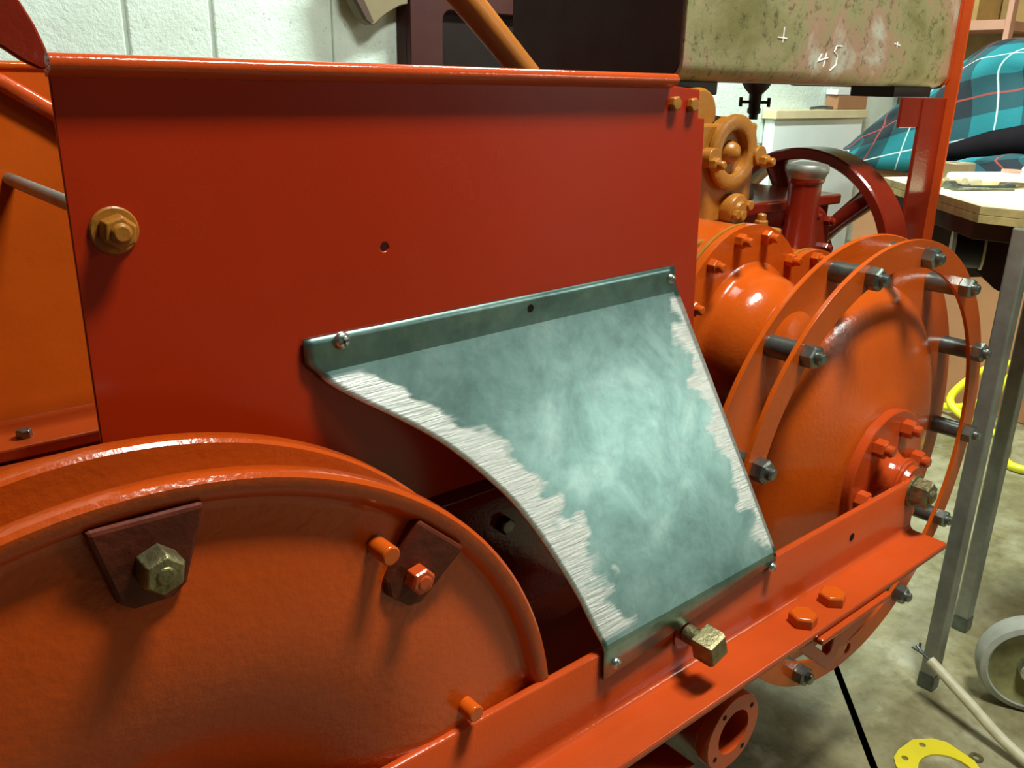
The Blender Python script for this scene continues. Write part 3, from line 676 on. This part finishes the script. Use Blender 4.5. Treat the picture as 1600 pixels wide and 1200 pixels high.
# white appliance with wooden top
ap = empty('white_panel', (3.25, 1.96, 0), 'white panel with a pale wooden top rail standing against the block wall', 'panel')
b = MB(); b.box(2.935, 3.575, 1.940, 1.985, 0, .9145); b.build('board', 'white_paint', ap, smooth=0, bevel=.004)
b = MB(); b.box(2.921, 3.585, 1.928, 1.988, .915, .948); b.build('top_rail', 'ply_top', ap, smooth=0, bevel=.003)
t_ = MB(); t_.tube([(3.19, 1.955, .953), (3.26, 1.950, .958), (3.36, 1.955, .954)], [.005, .006, .005], 10); t_.tube([(3.19, 1.955, .953), (3.22, 1.970, .954), (3.36, 1.972, .954)], [.005, .005, .005], 10)
tag(t_.build('pliers', 'steel_dark', smooth=50), 'dark pliers lying on the pale wooden top rail', 'pliers')
b = MB(); b.box(3.345, 3.57, 1.932, 1.986, .949, 1.005); o = b.build('cardboard_box', 'card', smooth=0, bevel=.002); tag(o, 'small brown cardboard box on the pale top rail', 'box')
b = MB(); b.prism([(3.33, 1.930), (3.57, 1.932), (3.58, 1.984), (3.34, 1.986)], [], XY, 1.0055, 1.026); o = b.build('paper_stack', 'paper', smooth=0); tag(o, 'white papers on top of the small cardboard box', 'papers')

# workbench
wbn = empty('workbench', (1.75, .55, 0), 'plywood topped workbench on grey square steel legs', 'workbench')
tp = [(1.441, .568), (1.738, .882), (1.79, .868), (1.93, .800), (2.15, .67), (2.20, .10), (1.53, .10), (1.449, .505)]
b = MB(); b.prism(tp, [], XY, .8605, .862); b.build('top_face', 'ply_top', wbn, smooth=0)
b = MB(); b.prism(tp, [], XY, .849, .8603); b.build('upper_ply', 'ply_edge', wbn, smooth=0, bevel=.0006)
b = MB(); b.prism(tp, [], XY, .836, .8485); b.build('lower_ply', 'ply_edge', wbn, smooth=0, bevel=.0006)
ap_ = [(1.47, .585), (1.72, .845), (1.90, .77), (2.10, .65), (2.15, .14), (1.58, .14), (1.485, .51)]
b = MB(); b.prism(ap_, [], XY, .806, .836); b.build('apron', 'wood_dark', wbn, smooth=0, bevel=.002)
for (x_, y_) in ((1.457, .504), (1.690, .545), (1.60, .16), (2.12, .16), (2.10, .36)):
    b = MB(); b.box(x_-.0135, x_+.0135, y_-.0135, y_+.0135, .03, .836); lg = b.build('leg', 'galv', wbn, smooth=0, bevel=.003)
    b = MB(); b.box(x_-.0145, x_+.0145, y_-.0145, y_+.0145, 0, .032); b.build('foot_cap', 'steel_dark', lg, smooth=0, bevel=.003)
bk = [(1.75, .868), (1.93, .780), (2.16, .650), (2.15, .635), (1.92, .765), (1.745, .853)]
b = MB(); b.prism(bk, [], XY, .655, .806); b.build('shade_board', 'wood_dark', wbn, smooth=0, bevel=.002)  # dark board added to make the gloom below the bench top
br = [(.60, .806), (.735, .806), (.73, .725), (.690, .690), (.658, .668), (.634, .660), (.612, .70)]
b = MB(); b.prism(br, [], YZ, 1.80, 1.812); b.build('bracket', 'maroon', wbn, smooth=0, bevel=.003)

# things on the bench
def tool(name, pts, r, mat, label, cat, seg=10):
    b = MB(); b.tube([(x+.085, y+.035, z) for x, y, z in pts], r, seg); return tag(b.build(name, mat, smooth=50), label, cat)
zt = .862
tool('screwdriver', [(1.60, .665, zt+.010), (1.63, .655, zt+.010), (1.64, .652, zt+.006), (1.70, .63, zt+.005)], [.009, .009, .003, .003], 'cream', 'screwdriver with a cream handle on the bench', 'screwdriver')
tool('spanner', [(1.535, .655, zt+.005), (1.56, .645, zt+.004), (1.62, .615, zt+.004), (1.645, .60, zt+.005)], [.010, .005, .005, .010], 'steel', 'grey spanner lying across the bench edge', 'spanner')
tool('chisel', [(1.58, .69, zt+.009), (1.63, .675, zt+.009), (1.64, .67, zt+.004), (1.69, .65, zt+.003)], [.010, .009, .004, .004], 'ply_top', 'wood-handled chisel on the bench', 'chisel')
tool('file', [(1.60, .72, zt+.006), (1.66, .69, zt+.006), (1.72, .655, zt+.005)], [.007, .006, .003], 'steel_dark', 'dark file lying beside the white tray', 'file')
tool('bolt', [(1.55, .675, zt+.007), (1.565, .67, zt+.007), (1.567, .669, zt+.004), (1.60, .655, zt+.004)], [.0085, .0085, .004, .004], 'steel', 'loose grey bolt on the bench', 'bolt')
tool('pencil', [(1.56, .70, zt+.004), (1.66, .70, zt+.004)], .004, 'wood_dark', 'thin brown pencil on the bench', 'pencil')
tool('punch', [(1.66, .625, zt+.006), (1.73, .59, zt+.005)], [.006, .004], 'olive_bolt', 'short brownish punch on the bench', 'punch')
b = MB(); b.prism([(x+.10, y+.045) for x, y in ((1.655, .722), (1.80, .655), (1.835, .60), (1.81, .575), (1.70, .635), (1.64, .69))], [], XY, zt, zt+.020)
o = b.build('tray', 'paper', smooth=0, bevel=.005); tag(o, 'white shallow plastic tray among the tools on the bench', 'tray')
b = MB(); b.ringlathe([(.014, zt+.0202), (.017, zt+.0202), (.017, zt+.026), (.014, zt+.026)], (1.86, .690), 28, axis='z'); tag(b.build('rubber_ring', 'wood_pink', smooth=40), 'small pink ring lying on the white tray', 'ring')
b = MB(); b.ringlathe([(.016, zt), (.030, zt), (.030, zt+.030), (.028, zt+.032), (.018, zt+.032), (.016, zt+.030)], (1.855, .788), 32, axis='z')
tag(b.build('tape_roll', 'brown_board', smooth=40), 'roll of grey-brown tape behind the white tray', 'tape')
b = MB(); b.prism([(1.83, .60), (1.96, .585), (1.99, .46), (1.80, .50)], [], XY, zt, zt+.003); tag(b.build('plastic_bag', 'zinc', smooth=0), 'crumpled clear plastic bag beside the tray', 'bag')
tool('steel_rule', [(1.80, .64, zt+.026), (1.98, .575, zt+.036)], .007, 'paper', 'white steel rule propped on the tray', 'rule')
tool('nut_driver', [(1.575, .70, zt+.007), (1.60, .692, zt+.007), (1.602, .691, zt+.004), (1.66, .668, zt+.003)], [.008, .008, .003, .003], 'olive_web', 'olive-handled nut driver beside the loose bolt', 'nut driver')
tool('drill_bit', [(1.59, .64, zt+.004), (1.66, .605, zt+.004)], [.004, .003], 'steel_dark', 'thin dark drill bit on the bench', 'drill bit')
tool('wooden_dowel', [(1.64, .655, zt+.007), (1.71, .62, zt+.007)], .007, 'ply_top', 'short pale wooden dowel between the tools', 'dowel')
# reel under the bench
ax = Vector((.45, -.89, 0)).normalized(); cc_ = Vector((1.755, .700, .742))
rl = empty('reel', tuple(cc_-Vector((0, 0, .04))), 'black reel with pale cheeks hanging under the bench top', 'reel')
for a0, a1, r_, m_, nm in ((-.024, .024, .034, 'black', 'winding'), (-.031, -.024, .037, 'paper', 'cheek'), (.024, .028, .037, 'cream', 'cheek')):
    b = MB(); b.cyl(tuple(cc_+ax*a0), tuple(cc_+ax*a1), r_, seg=36); b.build(nm, m_, rl, smooth=40)
b = MB(); b.tube([(1.755, .700, .806), (1.755, .700, .770)], .004, 8); b.build('hanger', 'steel_dark', rl)

# crate and tartan jacket
b = MB(); b.box(3.02, 3.55, .55, 1.62, 0, .765); o = b.build('cardboard_carton', 'card', smooth=0, bevel=.004); tag(o, 'large pinkish-brown carton behind the workbench', 'carton')
def crest(y):
    pts = [(1.72, .80), (1.64, .90), (1.52, 1.01), (1.42, 1.09), (1.34, 1.165), (1.29, 1.185), (1.25, 1.192), (1.20, 1.18), (1.15, 1.155), (1.05, 1.165), (.95, 1.15), (.8, 1.10), (.62, 1.0), (.5, .86)]
    for (a, za), (c, zc) in zip(pts, pts[1:]):
        if c <= y <= a: return za + (zc-za)*(a-y)/(a-c)
    return .80
def jacket_mesh(name, y0, y1, cx, depth, zbase, crestf, parent, wr=.026, ny=70, na=34):
    V = []; U = []
    for i in range(ny+1):
        y = y0+(y1-y0)*i/ny; zt_ = max(zbase+.02, sum(crestf(y+dd) for dd in (-.03, 0, .03))/3); arc = 0; last = None
        for k in range(na+1):
            a = math.pi*k/na; e = .55
            cx_ = -math.copysign(abs(math.cos(a))**e, math.cos(a)); sz = math.sin(a)**.8
            fold = wr*math.sin(y*22+a*2.6)+wr*.6*math.sin(y*47-a*4)+wr*.5*math.sin(a*8+y*13)
            p = Vector((cx+cx_*depth+fold*math.sin(a)*1.0-.0, y+.02*math.sin(a*4+y*9), zbase+(zt_-zbase)*sz+fold*.35*math.sin(a)))
            if last is not None: arc += (p-last).length
            last = p; V.append(p); U.append((y*1.02+.012*math.sin(a*5)+.10*arc, arc+.30*y))
    cc = Vector((cx, (y0+y1)/2, zbase)); me = bpy.data.meshes.new(name)
    F = [(i*(na+1)+k, i*(na+1)+k+1, (i+1)*(na+1)+k+1, (i+1)*(na+1)+k) for i in range(ny) for k in range(na)]
    me.from_pydata([tuple(v-cc) for v in V], [], F); me.materials.append(MT['plaid'])
    uv = me.uv_layers.new(name='cloth')
    for l in me.loops: uv.data[l.index].uv = U[l.vertex_index]
    for p in me.polygons: p.use_smooth = True
    o = link(name, me, cc, parent); s_ = o.modifiers.new('thick', 'SOLIDIFY'); s_.thickness = .006; return o
jk = empty('tartan_jacket', (3.2, 1.1, .765), 'teal, black and red tartan jacket heaped on the carton', 'jacket')
jacket_mesh('body', 1.72, .50, 3.20, .20, .766, crest, jk)
jacket_mesh('sleeve', 1.36, .60, 2.935, .06, .745, lambda y: .855 - max(0, y-1.05)*.20 + .008*math.sin(y*17), jk, wr=.008, ny=50, na=20)
b = MB(); b.tube([(2.975, 1.40, .820), (2.965, 1.34, .835), (2.955, 1.26, .852), (2.95, 1.17, .876), (2.95, 1.08, .893), (2.95, .95, .90), (2.96, .75, .90), (2.97, .6, .89)], [.006, .014, .030, .040, .045, .048, .048, .02], 16); b.build('lining', 'lining', jk, smooth=60)

# shelf unit at the right wall
sh = empty('shelf_unit', (3.8, 1.3, 0), 'brown wooden shelf unit with pinkish edges at the right wall', 'shelf')
b = MB(); b.box(3.90, 3.945, .55, 1.95, 0, 2.0); b.build('back_panel', 'wood', sh, smooth=0)
b = MB(); b.box(3.60, 3.90, 1.46, 1.95, 1.245, 1.280); b.build('shelf_board', 'wood_pink', sh, smooth=0, bevel=.002)
for y_ in (1.44,): b = MB(); b.box(3.60, 3.64, y_, y_+.02, 0, 2.0); b.build('upright', 'wood_pink', sh, smooth=0, bevel=.002)
b = MB(); b.box(3.60, 3.90, .55, 1.42, 1.9, 1.93); b.build('shelf_board', 'wood_pink', sh, smooth=0, bevel=.002)
b = MB(); b.box(3.68, 3.88, 1.60, 1.90, 1.281, 1.50); o = b.build('storage_box', 'wood', smooth=0, bevel=.003); tag(o, 'plain brown box standing on the pinkish shelf', 'box')

# yellow cable on the floor
def hose(pts, r=.011):
    b = MB()
    P_ = [Vector(p) for p in pts]; out = []
    for i in range(len(P_)-1):
        p0, p1, p2, p3 = P_[max(i-1, 0)], P_[i], P_[i+1], P_[min(i+2, len(P_)-1)]
        for q in range(8):
            t = q/8; out.append(.5*((2*p1)+(p2-p0)*t+(2*p0-5*p1+4*p2-p3)*t*t+(3*p1-p0-3*p2+p3)*t**3))
    out.append(P_[-1]); b.tube([tuple(p) for p in out], r, 10); return b
b = hose([(2.97, 1.38, .10), (2.93, 1.25, .035), (2.90, 1.12, .03), (2.88, 1.0, .10), (2.92, .93, .24), (2.96, .95, .22), (2.95, 1.05, .17), (2.9, 1.12, .06), (2.86, 1.02, .013), (2.80, .90, .012), (2.6, .8, .012), (2.7, .6, .012)], .013)
tag(b.build('yellow_hose', 'yellow', smooth=60), 'bright yellow hose coiled on the floor by the carton', 'hose')
# cream cable with bare wires
cabl = empty('cable', (1.37, .35, 0), 'cream sheathed cable with a bare wire end beside the bench leg', 'cable')
b = hose([(1.404, .490, .088), (1.398, .455, .074), (1.390, .41, .055), (1.380, .345, .026), (1.366, .27, .0105), (1.34, .17, .0105), (1.25, .02, .0105)], .0092); b.build('sheath', 'cream', cabl, smooth=60)
for q in range(3):
    b = MB(); b.tube([(1.404, .489, .088), (1.408+.004*q, .507+.004*q, .092), (1.408+.006*q, .525-.004*q, .094+.004*q)], .0022, 8); b.build('bare_wire', 'steel_dark', cabl, smooth=50)
# castor wheel
cv = empty('castor_wheel', (1.515, .372, 0), 'pale tyred castor wheel with an olive centre on the concrete', 'castor')
nv = Vector((-.86, -.51, 0)).normalized(); tv = Vector((-nv.y, nv.x, 0)); cc0 = Vector((1.535, .372, .088))
def disc_lathe(prof, name, mat, seg=64, closed=False):
    V = []; n = len(prof)
    for (r_, h) in prof:
        for k in range(seg):
            a = 2*math.pi*k/seg; V.append(cc0+nv*h+tv*r_*math.cos(a)+Vector((0, 0, 1))*r_*math.sin(a))
    F = [(i*seg+k, i*seg+(k+1) % seg, (i+1)*seg+(k+1) % seg, (i+1)*seg+k) for i in range(n-1) for k in range(seg)]
    b = MB(); b.add(V, F)
    if prof[0][0] > 1e-6 and not closed: b.f.append(tuple(range(seg))); b.m.append(0)
    if prof[-1][0] > 1e-6 and not closed: b.f.append(tuple(range((n-1)*seg, n*seg))); b.m.append(0)
    return b.build(name, mat, cv, smooth=40)
disc_lathe([(.070, .020), (.074, .023), (.083, .020), (.088, .010), (.088, -.012), (.083, -.022), (.070, -.022), (.070, .020)], 'tyre', 'tyre', closed=True)
disc_lathe([(0, .008), (.025, .010), (.055, .012), (.068, .019), (.0705, .021), (.0705, -.02), (0, -.02)], 'wheel_centre', 'olive_web')
disc_lathe([(0, .034), (.010, .034), (.012, .030), (.022, .029), (.024, .024), (.024, .008), (0, .008)], 'hub_cap', 'zinc')
disc_lathe([(0, .040), (.007, .040), (.008, .034), (0, .034)], 'axle_nut', 'olive_bolt', 6)
# yellow gasket plate and washer on the floor
go = [(1.2141, .4397), (1.2300, .4520), (1.2528, .4560), (1.2942, .4527), (1.3230, .4330), (1.3335, .4130), (1.3260, .365), (1.285, .315), (1.22, .318), (1.188, .375)]
gi = [(1.262+.044*math.cos(R(a))*1.05, .378+.044*math.sin(R(a))) for a in range(0, 360, 15)]
ho = [circle(x, y, .0055, 12) for x, y in ((1.243, .440), (1.295, .436), (1.213, .415))]
b = MB(); b.prism(go, [gi]+ho, XY, .0005, .0035); tag(b.build('gasket', 'yellow_plate', smooth=30), 'flat yellow gasket plate with bolt holes on the floor', 'gasket')
b = MB(); b.ringlathe([(.005, .0002), (.011, .0002), (.011, .0025), (.005, .0025)], (1.3377, .3667), 24, axis='z'); tag(b.build('washer', 'olive_bolt', smooth=30), 'small dull washer on the floor near the gasket', 'washer')
